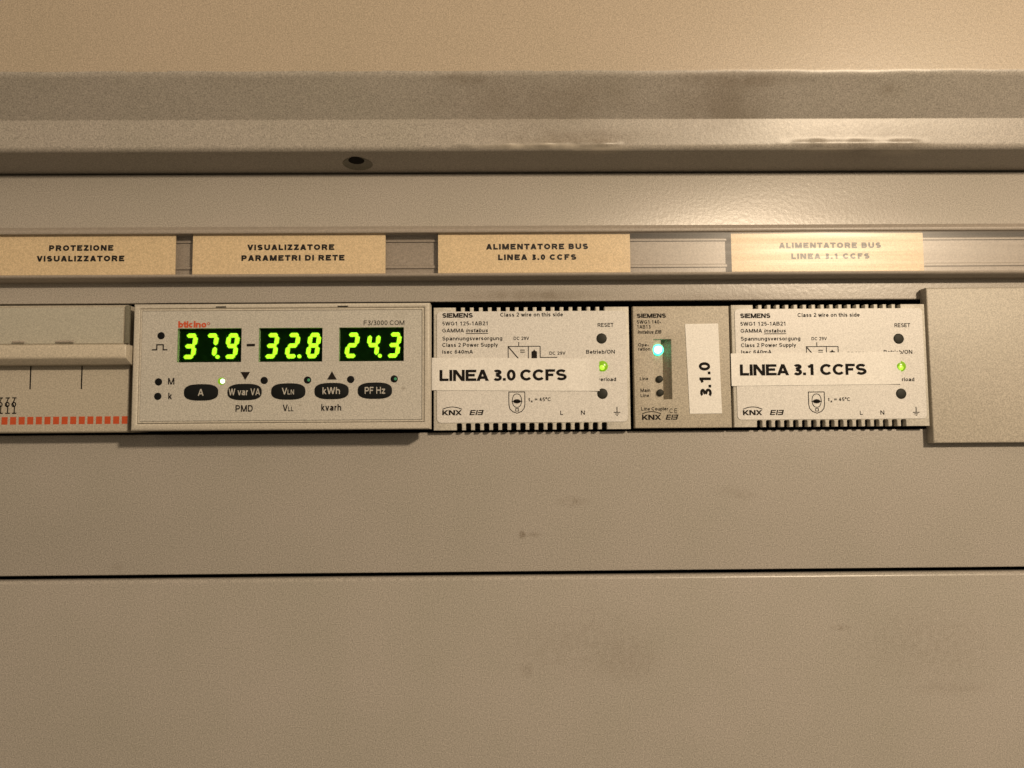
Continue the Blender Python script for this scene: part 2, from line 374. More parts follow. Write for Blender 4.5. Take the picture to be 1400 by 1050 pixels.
class MB:
    def __init__(s):
        s.bm = bmesh.new()

    def add(s, other):
        me = bpy.data.meshes.new('tmp')
        other.to_mesh(me); other.free()
        s.bm.from_mesh(me)
        bpy.data.meshes.remove(me)
        return s

    def prism(s, pts, p0, p1, bev=0.0, seg=2, back=True):
        """closed outline in (x, z), extruded from p0 (back) to p1 (front), front rim rounded"""
        b = bmesh.new()
        a = [b.verts.new((x, -p0, z)) for x, z in pts]
        f = [b.verts.new((x, -p1, z)) for x, z in pts]
        n = len(pts)
        b.faces.new(f)
        if back:
            b.faces.new(a[::-1])
        for i in range(n):
            b.faces.new((a[i], a[(i + 1) % n], f[(i + 1) % n], f[i]))
        bmesh.ops.recalc_face_normals(b, faces=b.faces)
        if bev:
            fs = set(f)
            es = [e for e in b.edges if e.verts[0] in fs and e.verts[1] in fs]
            bmesh.ops.bevel(b, geom=es, offset=bev, segments=seg, profile=0.5, affect='EDGES', clamp_overlap=True)
        return s.add(b)

    def box(s, x0, x1, z0, z1, p0, p1, bev=0.0, seg=2):
        return s.prism([(x0, z0), (x1, z0), (x1, z1), (x0, z1)], p0, p1, bev, seg)

    def frame(s, outer, inner, p0, p1, bev=0.0):
        """rectangular ring: outer and inner are (x0, x1, z0, z1)"""
        b = bmesh.new()
        def ring(r, p):
            x0, x1, z0, z1 = r
            return [b.verts.new((x, -p, z)) for x, z in ((x0, z0), (x1, z0), (x1, z1), (x0, z1))]
        of, i_f, ob, ib = ring(outer, p1), ring(inner, p1), ring(outer, p0), ring(inner, p0)
        for k in range(4):
            j = (k + 1) % 4
            b.faces.new((of[k], of[j], i_f[j], i_f[k]))
            b.faces.new((ob[j], ob[k], ib[k], ib[j]))
            b.faces.new((ob[k], ob[j], of[j], of[k]))
            b.faces.new((ib[j], ib[k], i_f[k], i_f[j]))
        bmesh.ops.recalc_face_normals(b, faces=b.faces)
        if bev:
            es = [e for e in b.edges if (e.verts[0] in of and e.verts[1] in of) or (e.verts[0] in i_f and e.verts[1] in i_f)]
            bmesh.ops.bevel(b, geom=es, offset=bev, segments=3, profile=0.5, affect='EDGES')
        return s.add(b)

    def disc(s, x, z, r, p0, p1, n=28, bev=0.0):
        return s.prism([(x + r * math.cos(2 * math.pi * i / n), z + r * math.sin(2 * math.pi * i / n)) for i in range(n)], p0, p1, bev)

    def dome(s, x, z, r, p0, h, n=24, rings=6, zs=1.0):
        """a low dome, the lens of a lamp"""
        b = bmesh.new()
        prev = None
        for k in range(rings):
            a = math.pi / 2 * k / rings
            rr, pp = r * math.cos(a), p0 + h * math.sin(a)
            cur = [b.verts.new((x + rr * math.cos(2 * math.pi * i / n), -pp, z + zs * rr * math.sin(2 * math.pi * i / n))) for i in range(n)]
            if prev:
                for i in range(n):
                    b.faces.new((prev[i], prev[(i + 1) % n], cur[(i + 1) % n], cur[i]))
            prev = cur
        t = b.verts.new((x, -(p0 + h), z))
        for i in range(n):
            b.faces.new((prev[i], prev[(i + 1) % n], t))
        bmesh.ops.recalc_face_normals(b, faces=b.faces)
        return s.add(b)

    def poly(s, pts, p):
        vs = [s.bm.verts.new((x, -p, z)) for x, z in pts]
        f = s.bm.faces.new(vs)
        f.normal_update()
        if f.normal.y > 0:
            f.normal_flip()
        return s

    def line(s, pts, w, p, closed=False):
        """printed stroke of width w through the points"""
        if closed:
            pts = pts + pts[:2]
        L_, R_ = [], []
        n = len(pts)
        for i, (x, z) in enumerate(pts):
            a = Vector(pts[max(i - 1, 0)]); c = Vector(pts[min(i + 1, n - 1)]); o = Vector((x, z))
            d1 = (o - a).normalized() if i > 0 else (c - o).normalized()
            d2 = (c - o).normalized() if i < n - 1 else d1
            t = d1 + d2
            t = t.normalized() if t.length > 1e-6 else d1
            nn = Vector((-t.y, t.x))
            k = min(2.0, 1.0 / max(0.35, nn.dot(Vector((-d1.y, d1.x)))))
            L_.append(o + nn * (w / 2 * k)); R_.append(o - nn * (w / 2 * k))
        for i in range(n - 1):
            s.poly([tuple(L_[i]), tuple(L_[i + 1]), tuple(R_[i + 1]), tuple(R_[i])], p)
        return s

    def text(s, body, x0, x1, z, cap, p, bold=0.0, slant=0.0, track=0.0, turn=False):
        """drawn grotesque lettering fitted between x0 and x1 on baseline z with capitals cap high"""
        t = 0.14 + 2.2 * bold
        if bold >= 0.035:
            track -= 0.10
        strokes, pen = [], 0.0
        for ch in body:
            adv, st = glyph(ch, t)
            for q in st:
                w_ = [(pen + x + slant * y, y) for x, y in q]
                strokes.append(tuple(w_) if isinstance(q, tuple) else w_)
            pen += adv + track
        quads, lift, nq = [], [], 0
        for q in strokes:
            quads += [list(q)] if isinstance(q, tuple) else ribbon(q, t)
            while len(lift) < len(quads):
                lift.append(0.004 * (nq % 5))          # crossing strokes never share a plane
            nq += 1
        xs = [x for q in quads for x, y in q]
        a, c = min(xs), max(xs)
        kx, kz = (x1 - x0) / (c - a), cap
        for q, dp in zip(quads, lift):
            if turn:                                   # reads upwards: x0..x1 runs along z, z is the baseline's x
                s.poly([(z - y * kz, x0 + (x - a) * kx) for x, y in q], p + dp)
            else:
                s.poly([(x0 + (x - a) * kx, z + y * kz) for x, y in q], p + dp)
        return s

    def build(s, name, mat, parent=None, smooth=35):
        org = Vector((0, 0, 0))
        if parent is not None:
            root = parent
            while root.parent:
                root = root.parent
            org = root.location
        for v in s.bm.verts:
            v.co = v.co * MM - org
        me = bpy.data.meshes.new(name)
        s.bm.to_mesh(me); s.bm.free()
        me.materials.append(M[mat])
        if smooth:
            for f in me.polygons:
                f.use_smooth = True
            me.set_sharp_from_angle(angle=math.radians(smooth))
        o = bpy.data.objects.new(name, me)
        C.objects.link(o)
        if parent is not None:
            o.parent = parent
        return o

def tag(o, label, cat, group=None):
    o['label'] = label
    o['category'] = cat
    if group:
        o['group'] = group
    return o

def thing(name, label, cat, x, z, p=0.0, group=None):
    o = bpy.data.objects.new(name, None)
    C.objects.link(o)
    o.empty_display_size = 0.01
    o.location = (x * MM, -p * MM, z * MM)
    return tag(o, label, cat, group)

def rrect(x0, x1, z0, z1, r, n=5):
    pts = []
    for cx, cz, a0 in ((x1 - r, z0 + r, -90), (x1 - r, z1 - r, 0), (x0 + r, z1 - r, 90), (x0 + r, z0 + r, 180)):
        for i in range(n + 1):
            a = math.radians(a0 + 90 * i / n)
            pts.append((cx + r * math.cos(a), cz + r * math.sin(a)))
    return pts

def fillet(pts, n=6):
    """open polyline of (p, z, radius) with rounded corners -> list of (p, z)"""
    out = []
    for i, (p, z, r) in enumerate(pts):
        if r <= 0 or i in (0, len(pts) - 1):
            out.append((p, z)); continue
        o = Vector((p, z))
        a = (Vector(pts[i - 1][:2]) - o).normalized(); c = (Vector(pts[i + 1][:2]) - o).normalized()
        ang = a.angle(c)
        t = r / math.tan(ang / 2)
        s0, s1 = o + a * t, o + c * t
        mid = o + (a + c).normalized() * (r / math.sin(ang / 2))
        a0 = math.atan2(s0.y - mid.y, s0.x - mid.x); a1 = math.atan2(s1.y - mid.y, s1.x - mid.x)
        d = (a1 - a0 + math.pi) % (2 * math.pi) - math.pi
        for k in range(n + 1):
            g = a0 + d * k / n
            out.append((mid.x + r * math.cos(g), mid.y + r * math.sin(g)))
    return out

def sweep_x(prof, x0, x1, nx=1, bend=None, cap=True):
    """extrude a profile of (p, z) along x; bend(x, p, z) may move points (dents)"""
    mb = MB()
    b = mb.bm
    rows = []
    for i in range(nx + 1):
        x = x0 + (x1 - x0) * i / nx
        row = []
        for p, z in prof:
            q, w = bend(x, p, z) if bend else (p, z)
            row.append(b.verts.new((x, -q, w)))
        rows.append(row)
    for i in range(nx):
        for k in range(len(prof) - 1):
            b.faces.new((rows[i][k], rows[i + 1][k], rows[i + 1][k + 1], rows[i][k + 1]))
    if cap:
        for row in (rows[0], rows[-1]):
            b.faces.new(row)
    bmesh.ops.recalc_face_normals(b, faces=b.faces)
    return mb

XL, XR = -290.0, 290.0
def zr(py, p, px=700):
    return at(px, py, p)[1]
def xr(px, p, py=500):
    return at(px, py, p)[0]

# ------------------------------------------------------------------ the setting: the dark inside of the cabinet
b = MB()
b.frame((XL, XR, -230, 260), (XL + 2, XR - 2, -228, 258), -70, -3)
b.box(XL, XR, -230, 260, -72, -70)
o = b.build('cabinet_interior', 'interior')
o['kind'] = 'structure'

# ------------------------------------------------------------------ upper frame: swept sheet with two bends
pt, pm = 26.0, 15.6
dents = [(at(665, 205, pm)[0], 13, 0.9), (at(745, 205, pm)[0], 15, 1.1), (at(815, 205, pm)[0], 10, 0.9), (at(1100, 203, pm)[0], 11, 0.4),
         (at(1150, 203, pm)[0], 12, 0.5), (at(1225, 203, pm)[0], 14, 0.45)]
z_lip = zr(205, pm)
z_bend = zr(100, pt)
def bend_frame(x, p, z):
    d = math.exp(-((z - z_lip - 1.9) / 1.0) ** 2) * (1 if p > 6 else 0)
    for cx, w, a in dents:
        e = max(0.0, 1 - abs((x - cx) / w) ** 2.2)
        wob = 0.75 + 0.3 * math.sin(x * 0.33 + cx) + 0.12 * math.sin(x * 0.9)
        p += 1.0 * a * d * e * wob
        z -= 0.25 * a * d * e * wob
    d2 = math.exp(-((z - z_bend) / 2.2) ** 2)
    z += 0.18 * d2 * (math.sin(x * 0.09) + 0.6 * math.sin(x * 0.31 + 2) * (1 if x > 60 else 0.25))
    return p, z
prof = fillet([(-3, zr(-200, pt), 0), (pt, zr(-200, pt), 0), (pt, z_bend, 4.0), (pm + 1.7, zr(163, pm + 1.7), 0.7), (pm + 0.4, z_lip, 2.2), (0.8, zr(234, 0.8), 0.6), (-3, zr(234, 0.8), 0)], 8)
fine = []
for i, (p, z) in enumerate(prof):               # a few extra rows so that dents have something to move
    fine.append((p, z))
    if i < len(prof) - 1:
        q, w = prof[i + 1]
        n = int(max(abs(q - p), abs(w - z)) / 0.5)
        if n > 0 and w < z_bend + 8:
            for k in range(1, n):
                fine.append((p + (q - p) * k / n, z + (w - z) * k / n))
o_frame = thing('top_frame', 'beige painted frame stepping back above the label strip, dented along its lower lip', 'cabinet frame', 0, zr(234, 0.8))
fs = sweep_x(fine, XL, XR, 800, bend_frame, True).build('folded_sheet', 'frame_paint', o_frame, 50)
fs.data.materials.append(M['top_tone'])
zc = (z_bend + 0.9) * MM - o_frame.location.z
for f in fs.data.polygons:
    if f.center.z > zc:
        f.material_index = 1
# screw hole in the underside
hx, hz = at(490, 226, 5.0)
d_under = Vector((0.8 - (pm + 0.4), zr(234, 0.8) - z_lip)).normalized()     # direction in (p, z) going back
nrm = Vector((-d_under.y, d_under.x))
if nrm.y > 0: nrm = -nrm
k = (hz - z_lip) / (zr(234, 0.8) - z_lip)
hp = (pm + 0.4) + (0.8 - pm - 0.4) * k
def under_ring(radii, name, mat, parent):
    mb = MB(); bb = mb.bm; prev = None; n = 32
    for r, h in radii:
        cur = []
        for i in range(n):
            a = 2 * math.pi * i / n
            u, w = r * math.cos(a), 0.85 * r * math.sin(a)
            c = Vector((hp, hz)) + d_under * w + nrm * h
            cur.append(bb.verts.new((hx + u, -c.x, c.y)))
        if prev:
            for i in range(n):
                bb.faces.new((prev[i], prev[(i + 1) % n], cur[(i + 1) % n], cur[i]))
        prev = cur
    bb.faces.new(prev)
    bmesh.ops.recalc_face_normals(bb, faces=bb.faces)
    return mb.build(name, mat, parent)
hole = under_ring([(5.6, -0.3), (5.5, 0.06), (5.3, 0.14), (5.0, 0.12), (4.8, 0.05)], 'screw_hole', 'hinge_plastic', o_frame)
hz -= d_under.y * 2.6; hp -= d_under.x * 2.6
under_ring([(2.9, 0.05), (2.9, 0.2)], 'hole_opening', 'interior', hole)

# ------------------------------------------------------------------ middle cover plate with the device cut-out
cut = (XL + 20, xr(1272, 0), zr(590.6, 0), zr(412.0, 0))
z_top, z_bot = zr(237, 0), zr(781.5, 0)
o_mid = thing('cover_plate', 'wide beige cover plate with the cut-out that holds the row of devices', 'cover plate', 0, z_bot)
b = MB()
b.frame((XL, XR, z_bot, z_top), cut, -2.0, 0.0, 0.45)
b.build('plate_sheet', 'cover_paint', o_mid)

# ------------------------------------------------------------------ lower cover plate
z_top2 = zr(787.5, 0)
prof = fillet([(-3, z_top2, 0), (0, z_top2, 1.6), (0, -215, 0), (-3, -215, 0)], 8)
o_low = thing('lower_cover_plate', 'plain beige cover plate below the long dark seam, smudged on its right half', 'cover plate', 0, -215)
sweep_x(prof, XL, XR, 1).build('plate_sheet', 'lower_paint', o_low)

# ------------------------------------------------------------------ label strip
def zs_(py, p): return zr(py, p)
o_strip = thing('label_strip', 'long grey plastic label holder with clear front above the devices', 'label holder', 0, zr(378, 5))
b = sweep_x([(0, zr(316, 3)), (2.2, zr(316, 3)), (2.2, zr(327, 2.2)), (2.9, zr(328, 2.9)), (2.9, zr(330, 2.9)), (2.2, zr(331, 2.2)), (2.2, zr(362, 2.2)), (2.9, zr(363, 2.9)), (2.9, zr(366, 2.9)), (2.2, zr(367, 2.2)), (2.2, zr(375, 3)), (0, zr(375, 3))], XL, XR)
b.build('channel', 'strip_plastic', o_strip)
top = fillet([(0, zr(307.5, 3), 0), (5.6, zr(308.5, 5.6), 0.9), (7.2, zr(313, 7.2), 0.9), (7.0, zr(317.5, 7), 0.4), (2.2, zr(317.0, 7), 0)], 5)
sweep_x(top, XL, XR).build('upper_rail', 'strip_plastic', o_strip)
bot = fillet([(2.2, zr(373.2, 7), 0), (7.2, zr(372.6, 7.2), 0.5), (7.0, zr(376.5, 7), 1.0), (4.8, zr(381, 4.8), 1.0), (0, zr(382, 3), 0)], 5)
sweep_x(bot, XL, XR).build('lower_rail', 'strip_plastic', o_strip)
b = MB(); b.box(XL, XR, zr(373.0, 6.4), zr(317.2, 6.4), 5.9, 6.4)
b.build('clear_cover', 'clear_cover', o_strip)

# ------------------------------------------------------------------ label cards in the strip
cards = [
    (-40, 240, ((('PROTEZIONE', 67, 155, 343), ('VISUALIZZATORE', 50, 170, 357.5))), 'yellowed card reading PROTEZIONE VISUALIZZATORE in the label strip'),
    (263.5, 527, (('VISUALIZZATORE', 338, 457, 342), ('PARAMETRI DI RETE', 330, 471, 356.5)), 'yellowed card reading VISUALIZZATORE PARAMETRI DI RETE in the label strip'),
    (599, 861.5, (('ALIMENTATORE BUS', 664.5, 804, 341), ('LINEA 3.0 CCFS', 681, 788, 355.5)), 'yellowed card reading ALIMENTATORE BUS LINEA 3.0 CCFS in the label strip'),
    (1000, 1262.5, (('ALIMENTATORE BUS', 1065, 1204.5, 339.3), ('LINEA 3.1 CCFS', 1082, 1189, 354)), 'yellowed card reading ALIMENTATORE BUS LINEA 3.1 CCFS, washed out by glare'),
]
PC = 5.2
for x0, x1, lines, label in cards:
    c = thing('label_card', label, 'label card', xr((x0 + x1) / 2, PC, 345), zr(372, PC), 0, 'label cards in the strip')
    b = MB()
    b.box(xr(x0, PC, 345), xr(x1, PC, 345), zr(372.9, PC), zr(318, PC), PC - 0.35, PC)
    b.build('card', 'card', c)
    b = MB()
    for t, a0, a1, y in lines:
        xa, za = at(a0, y, PC); xb, zb = at(a1, y, PC)
        b.text(t, xa, xb, (za + zb) / 2, 8.0 * 0.266, PC + 0.05, 0.066, track=0.16)
    b.build('lettering', 'ink', c, 0)

# ------------------------------------------------------------------ power supply modules
PF = 4.6                                       # front of the housings above the plate
def power_supply(dx, dz_house, dz_print, label, tape):
    """laid out on the first module in the row; dx moves it along the row"""
    def X(px, py=500): return at(px, py, PF)[0] + dx
    def Z(py, px=720): return at(px, py, PF)[1] + dz_house
    def ZP(py, px=720): return at(px, py, PF)[1] + dz_print
    x0, x1 = X(592.8), X(861.0)
    z0, z1 = Z(587.6), Z(419.8)
    zt, zb = Z(425.3), Z(578.3)                 # roots of the top and bottom vent slots
    root = thing('power_supply', label, 'power supply', (x0 + x1) / 2, z0, 0, 'bus power supply modules')
    pitch = 12.42 * 0.266
    slot = 7.3 * 0.266
    s0 = X(623.0)
    out = [(x0, z0)]
    sb = X(624.0)
    for i in range(17):
        a = sb + i * pitch
        out += [(a, z0), (a, zb - 0.3), (a + 0.35, zb), (a + slot - 0.35, zb), (a + slot, zb - 0.3), (a + slot, z0)]
    out += [(x1, z0), (x1, z1)]
    for i in reversed(range(17)):
        a = s0 + i * pitch
        out += [(a + slot, z1), (a + slot, zt), (a, zt), (a, z1)]
    out += [(x0, z1)]
    b = MB()
    b.prism(out, 1.6, PF - 0.25, 0.22, 2)
    b.build('housing', 'housing', root)
    b = MB(); b.box(x0 + 1.3, x1 - 1.3, z0 + 0.5, z1 - 0.7, -40, 1.55)
    b.build('vent_core', 'interior', root)
    b = MB()
    b.prism(rrect(X(597.2), X(857.2), Z(579.6) + 0.55, Z(425.0) - 0.12, 1.5), PF - 0.26, PF, 0.06, 1)
    sheet = b.build('rating_sheet', 'rating_sheet', root)
    # printing
    b = MB()
    p = PF + 0.04
    cp = 0.266
    def T(t, a0, a1, y, cap, bold=0.018, slant=0.0, mb=None):
        (mb or b).text(t, X(a0), X(a1), ZP(y), cap * cp, p, bold, slant)
    def LN(pts, w=1.1, closed=False):
        b.line([(X(x), ZP(y)) for x, y in pts], w * cp, p, closed)
    T('SIEMENS', 604.8, 646.7, 433.9, 6.5, 0.045)
    T('5WG1 125-1AB21', 604.8, 667, 444.4, 5.4)
    T('GAMMA', 604.8, 634.5, 453.9, 5.3)
    T('instabus', 637.2, 667.4, 453.9, 5.3, 0.022, 0.25)
    LN([(637, 455.6), (667.8, 455.6)], 1.0)
    T('Spannungsversorgung', 604.8, 687, 464.8, 5.4)
    T('Class 2 Power Supply', 604.8, 681, 473.7, 5.4)
    T('Isec 640mA', 604.8, 646.7, 483.0, 5.3)
    T('Class 2 wire on this side', 684.4, 770.5, 432.8, 5.6)
    T('DC 29V', 702.5, 723.8, 464.8, 4.6)
    T('DC 29V', 751.4, 773.3, 485.3, 4.5)
    T('RESET', 818.0, 839.6, 447.6, 5.5, 0.018)
    T('Betrieb/ON', 801.5, 841, 484.2, 5.4, 0.018)
    T('Overload', 810.8, 842, 521.9, 5.3, 0.018)
    T('50...60 Hz', 700, 730.5, 524.6, 5.0)
    T('t', 722.0, 724.4, 548.6, 5.0); T('a', 725.2, 727.6, 550.2, 3.6)
    T('= 45°C', 730.5, 752.4, 548.6, 5.1)
    T('L', 765.2, 769.0, 567.6, 5.8); T('N', 793.3, 798.8, 567.6, 5.8)
    # block diagram
    LN([(694.9, 506), (694.9, 473.5), (738.7, 473.5), (738.7, 488.8), (762, 488.8)])
    LN([(722.5, 473.5), (722.5, 506)]); LN([(709.5, 467.6), (709.5, 473.5)])
    LN([(695.5, 474.5), (721.5, 505)], 1.5)
    LN([(711.3, 478.6), (717.6, 478.6)], 1.2); LN([(711.3, 481.4), (717.6, 481.4)], 1.2)
    b.poly([(X(x), ZP(y)) for x, y in ((726.8, 505), (726.8, 480.5), (729, 480), (730.5, 477.5), (732, 480), (734.3, 480.5), (734.3, 505))], p)
    # earth sign
    LN([(842.5, 557), (842.5, 564.6)], 1.2); LN([(838, 564.6), (847, 564.6)], 1.2); LN([(840, 566.8), (845, 566.8)]); LN([(841.6, 568.7), (843.5, 568.7)])
    # transformer sign in a shield
    LN([(695.4, 535.8), (717.2, 535.8), (717.2, 553), (716, 558.5), (712.5, 562.5), (706.4, 565), (700.2, 562.5), (696.6, 558.5), (695.4, 553)], 1.1, True)
    ov = [(706.4 + 6.3 * math.copysign(abs(math.cos(a)) ** 0.8, math.cos(a)), 547.6 + 9.2 * math.sin(a)) for a in [2 * math.pi * i / 24 for i in range(24)]]
    LN(ov, 1.0, True)
    b.poly([(X(706.4 + 5.2 * math.cos(2 * math.pi * i / 20)), ZP(548.6 + 2.9 * math.sin(2 * math.pi * i / 20))) for i in range(20)], p)
    LN([(699.2, 548.6), (713.6, 548.6)], 1.0)
    LN([(704.6, 558.4), (708.4, 558.4), (708.4, 562), (704.6, 562)], 0.9, True)
    knx_marks(b, lambda x: X(x), lambda y: ZP(y), 604.6, 631.2, 567.0, 7.0, 641.4, 661.2, p)
    b.build('printing', 'print_ink', sheet, 0)
    # indicators
    for y, mat, nm in ((463.4, 'led_off', 'reset_button'), (539.0, 'led_off', 'overload_lamp')):
        b = MB(); b.dome(X(823.0), ZP(y), 7.3 * cp, PF + 0.01, 0.35)
        b.build(nm, mat, root)
    b = MB(); b.dome(X(823.8), ZP(501.3), 7.5 * cp, PF + 0.01, 0.9)
    l = b.build('operation_lamp', 'led_green', root)
    b = MB(); b.dome(X(822.8), ZP(503.4), 3.6 * cp, PF + 0.78, 0.30)
    b.build('lamp_core_or_glint', 'led_core', l)
    # the typed tape stuck across
    (ax, ay), (bx, by), h, txt, (t0, t1, tb) = tape
    xa, za = at(ax, ay, PF); xb, zb = at(bx, by, PF)
    hh = h * cp
    b = MB()
    nseg, rows = 40, []
    for q in range(nseg + 1):                       # a strip of paper tape, its right end a little lifted
        f = q / nseg
        x, z = xa + (xb - xa) * f, za + (zb - za) * f
        lift = 0.10 + 0.45 * max(0.0, (f - 0.90) / 0.10) ** 2 + 0.12 * max(0.0, (0.03 - f) / 0.03) + 0.03 * math.sin(f * 17 + dx)
        ring = [(x, z - hh, PF + lift), (x, z, PF + lift), (x, z, PF + lift + 0.13), (x, z - hh, PF + lift + 0.13)]
        rows.append([b.bm.verts.new((u, -w, v)) for u, v, w in ring])
    for q in range(nseg):
        for k in range(4):
            b.bm.faces.new((rows[q][k], rows[q][(k + 1) % 4], rows[q + 1][(k + 1) % 4], rows[q + 1][k]))
    b.bm.faces.new(rows[0]); b.bm.faces.new(rows[-1])
    bmesh.ops.recalc_face_normals(b.bm, faces=b.bm.faces)
    tp = b.build('tape_label', 'tape', root)
    b = MB()
    b.text(txt, xr(t0, PF), xr(t1, PF), zr(tb, PF, (t0 + t1) / 2), 15.4 * cp, PF + 0.30, 0.040)
    b.build('lettering', 'ink', tp, 0)
    return root

def knx_marks(b, X, Z, k0, k1, base, cap, e0, e1, p):
    """the arched three-letter mark and the slanted bar mark beside it"""
    cp = 0.266
    b.text('KNX', X(k0), X(k1), Z(base), cap * cp, p, 0.045)
    w = k1 - k0
    arc = []
    for i in range(15):
        t = i / 14
        arc.append((X(k0 + 0.2 + w * t), Z(base - cap - 0.9 - 5.0 * math.sin(math.pi * (0.12 + 0.76 * t)) + 1.6)))
    b.line(arc, 1.1 * cp, p)
    sl = 2.0                                       # slant in px over the letter height
    def bar(xa, xb, f0, f1):                       # f = height fraction
        pts = []
        for x, f in ((xa, f0), (xb, f0), (xb, f1), (xa, f1)):
            pts.append((X(x + sl * f), Z(base - cap * f)))
        b.poly(pts, p)
    W = e1 - e0 - sl
    u = W / 17.0
    for f0, f1 in ((0, .2), (.4, .6), (.8, 1)):
        bar(e0 + (2 * u if f0 != 0 else 0), e0 + 6.6 * u, f0, f1)
        bar(e0 + 10.4 * u, e0 + 15 * u, f0, f1)
    bar(e0, e0 + 1.98 * u, .2, 1.0); 
    bar(e0 + 7.9 * u, e0 + 9.6 * u, 0, 1)
    bar(e0 + 15.02 * u, e0 + 17 * u, 0, 1)

cp = 0.266
power_supply(0, 0, 0, 'white power supply module beside the meter with tape reading LINEA 3.0 CCFS across it',
             ((590.6, 489.3), (818.8, 490.4), 44.6, 'LINEA 3.0 CCFS', (601, 774.6, 520.6)))
ddx = xr(1012.2, PF, 440) - xr(604.8, PF, 440)
power_supply(ddx, 0.35, -0.75, 'white power supply module beside the blank plate with tape reading LINEA 3.1 CCFS',
             ((998.8, 483.4), (1229.3, 480.9), 44.9, 'LINEA 3.1 CCFS', (1011.2, 1184, 513.0)))

# ------------------------------------------------------------------ line coupler
PL = 4.4
def X(px, py=500): return at(px, py, PL)[0]
def Z(py, px=935): return at(px, py, PL)[1]
x0, x1, z0, z1 = X(866.6), X(998.6), Z(585.0), Z(418.5)
o_lc = thing('line_coupler', 'narrow beige bus module with glowing teal lamp and upright sticker between the two power supplies', 'bus module', (x0 + x1) / 2, z0)
sx0, sx1, sz0, sz1 = X(894.5), X(918), Z(545.7), Z(463.8)
b = MB()
b.frame((x0, x1, z0, z1), (sx0, sx1, sz0, sz1), 1.4, PL, 0.35)
# sloping floor of the recess
pts = [(sx0 - 0.2, PL - 0.7), (sx0 + 2.7, PL - 0.7), (sx0 + 2.75, PL - 4.2), (sx0 + 4.0, PL - 4.2), (sx1 + 0.1, PL - 0.4)]
for (a, pa), (c, pc) in zip(pts, pts[1:]):
    f = b.bm.faces.new([b.bm.verts.new(v) for v in ((a, -pa, sz0 - .2), (c, -pc, sz0 - .2), (c, -pc, sz1 + .2), (a, -pa, sz1 + .2))])
b.build('housing', 'coupler_plastic', o_lc)
b = MB(); b.box(x0 + 1.3, x1 - 1.3, z0 + 0.5, z1 - 0.8, -40, -0.1); b.build('rear_body', 'interior', o_lc)
for y, nm, mat, r in ((478.0, 'operation_lamp', 'led_teal', 7.8), (518.0, 'line_lamp', 'led_off', 4.8), (536.6, 'main_line_lamp', 'led_off', 4.8)):
    b = MB(); xx = X(900.3 + (y - 478) * 0.03)
    b.disc(xx, Z(y), r * cp, PL - 0.9, PL - 0.1, 24)
    b.dome(xx, Z(y), r * cp, PL - 0.1, 0.35)
    l = b.build(nm, mat, o_lc)
    if mat == 'led_teal':
        b = MB(); b.dome(xx - 0.1, Z(y), 5.0 * cp, PL + 0.17, 0.22); b.build('lamp_core_or_glint', 'led_teal_core', l)
p = PL + 0.04
b = MB()
def T(t, a0, a1, y, cap, bold=0.018, slant=0.0):
    b.text(t, X(a0), X(a1), Z(y), cap * cp, p, bold, slant)
T('SIEMENS', 872, 912, 434.3, 6.0, 0.045)
T('5WG1 140-', 872, 905, 442.3, 5.0); T('1AB13', 872, 890.6, 449, 5.0); T('instabus EIB', 872.5, 905.5, 456, 5.0, 0.03, 0.3)
T('Ope-', 873, 887.4, 473.3, 4.6); T('ration', 873, 889.5, 479, 4.6)
T('Line', 874.4, 885.9, 519.6, 4.8); T('Main', 875, 888.3, 535.6, 4.8); T('Line', 875, 886.6, 542.6, 4.8)
T('Line Coupler', 875.6, 912, 561, 5.0)
T('C', 914, 918.2, 564.8, 6.6, 0.0); T('E', 920.6, 924.4, 564.8, 6.6, 0.0)
knx_marks(b, X, Z, 876.3, 902.2, 573.7, 7.0, 908.3, 926.0, p)
b.build('printing', 'print_ink', o_lc, 0)
b = MB()
b.prism([at(943, 565.7, PL), at(987, 565.2, PL), at(981.6, 442.4, PL), at(936.4, 443.0, PL)], PL + 0.05, PL + 0.2)
tp = b.build('tape_label', 'tape', o_lc)
b = MB()
b.text('3.1.0', Z(542, 963), Z(495.2, 963), xr(971.6, PL, 520), 15.6 * cp, PL + 0.25, 0.038, turn=True)
for v in b.bm.verts:                                # the sticker leans by a degree and a half
    v.co.x -= (v.co.z - Z(518, 963)) * 0.026
b.build('lettering', 'ink', tp, 0)

# ------------------------------------------------------------------ meter with three displays
PM = 15.0
def X(px, py=500): return at(px, py, PM)[0]
def Z(py, px=385): return at(px, py, PM)[1]
x0, x1, z0, z1 = X(180.6), X(587.6), Z(587.8), Z(414.6)
o_me = thing('panel_meter', 'beige panel meter with three glowing green number displays and five oval black buttons', 'meter', (x0 + x1) / 2, z0)
b = MB()
fi = (X(189.4), X(579.6), Z(577.8), Z(421.2))
b.frame((x0, x1, z0, z1), fi, 8.5, PM, 0.75)
b.build('housing', 'meter_plastic', o_me)
b = MB(); b.box(x0 + 1.6, x1 - 1.8, z0 + 0.8, z1 - 0.8, -40, 8.45); b.build('rear_body', 'interior', o_me)
b = MB()
b.frame((fi[0] + 0.10, fi[1] - 0.10, fi[2] + 0.10, fi[3] - 0.10), (X(192.2), X(577.0), Z(575.0), Z(424.0)), PM - 3, PM - 0.15, 0.15)
b.build('inner_rim', 'meter_plastic', o_me)
WINS = ((241.6, 329.4, '37.9'), (353.2, 440.4, '32.8'), (463.2, 552.0, '24.3'))
wz0, wz1 = Z(494.6), Z(448.2)
fx0, fx1, fz0, fz1 = X(192.8), X(576.4), Z(574.5), Z(424.5)
b = MB()                                         # front film with three window openings
b.box(fx0, fx1, fz0, wz0, PM - 3, PM - 0.1)
b.box(fx0, fx1, wz1, fz1, PM - 3, PM - 0.1)
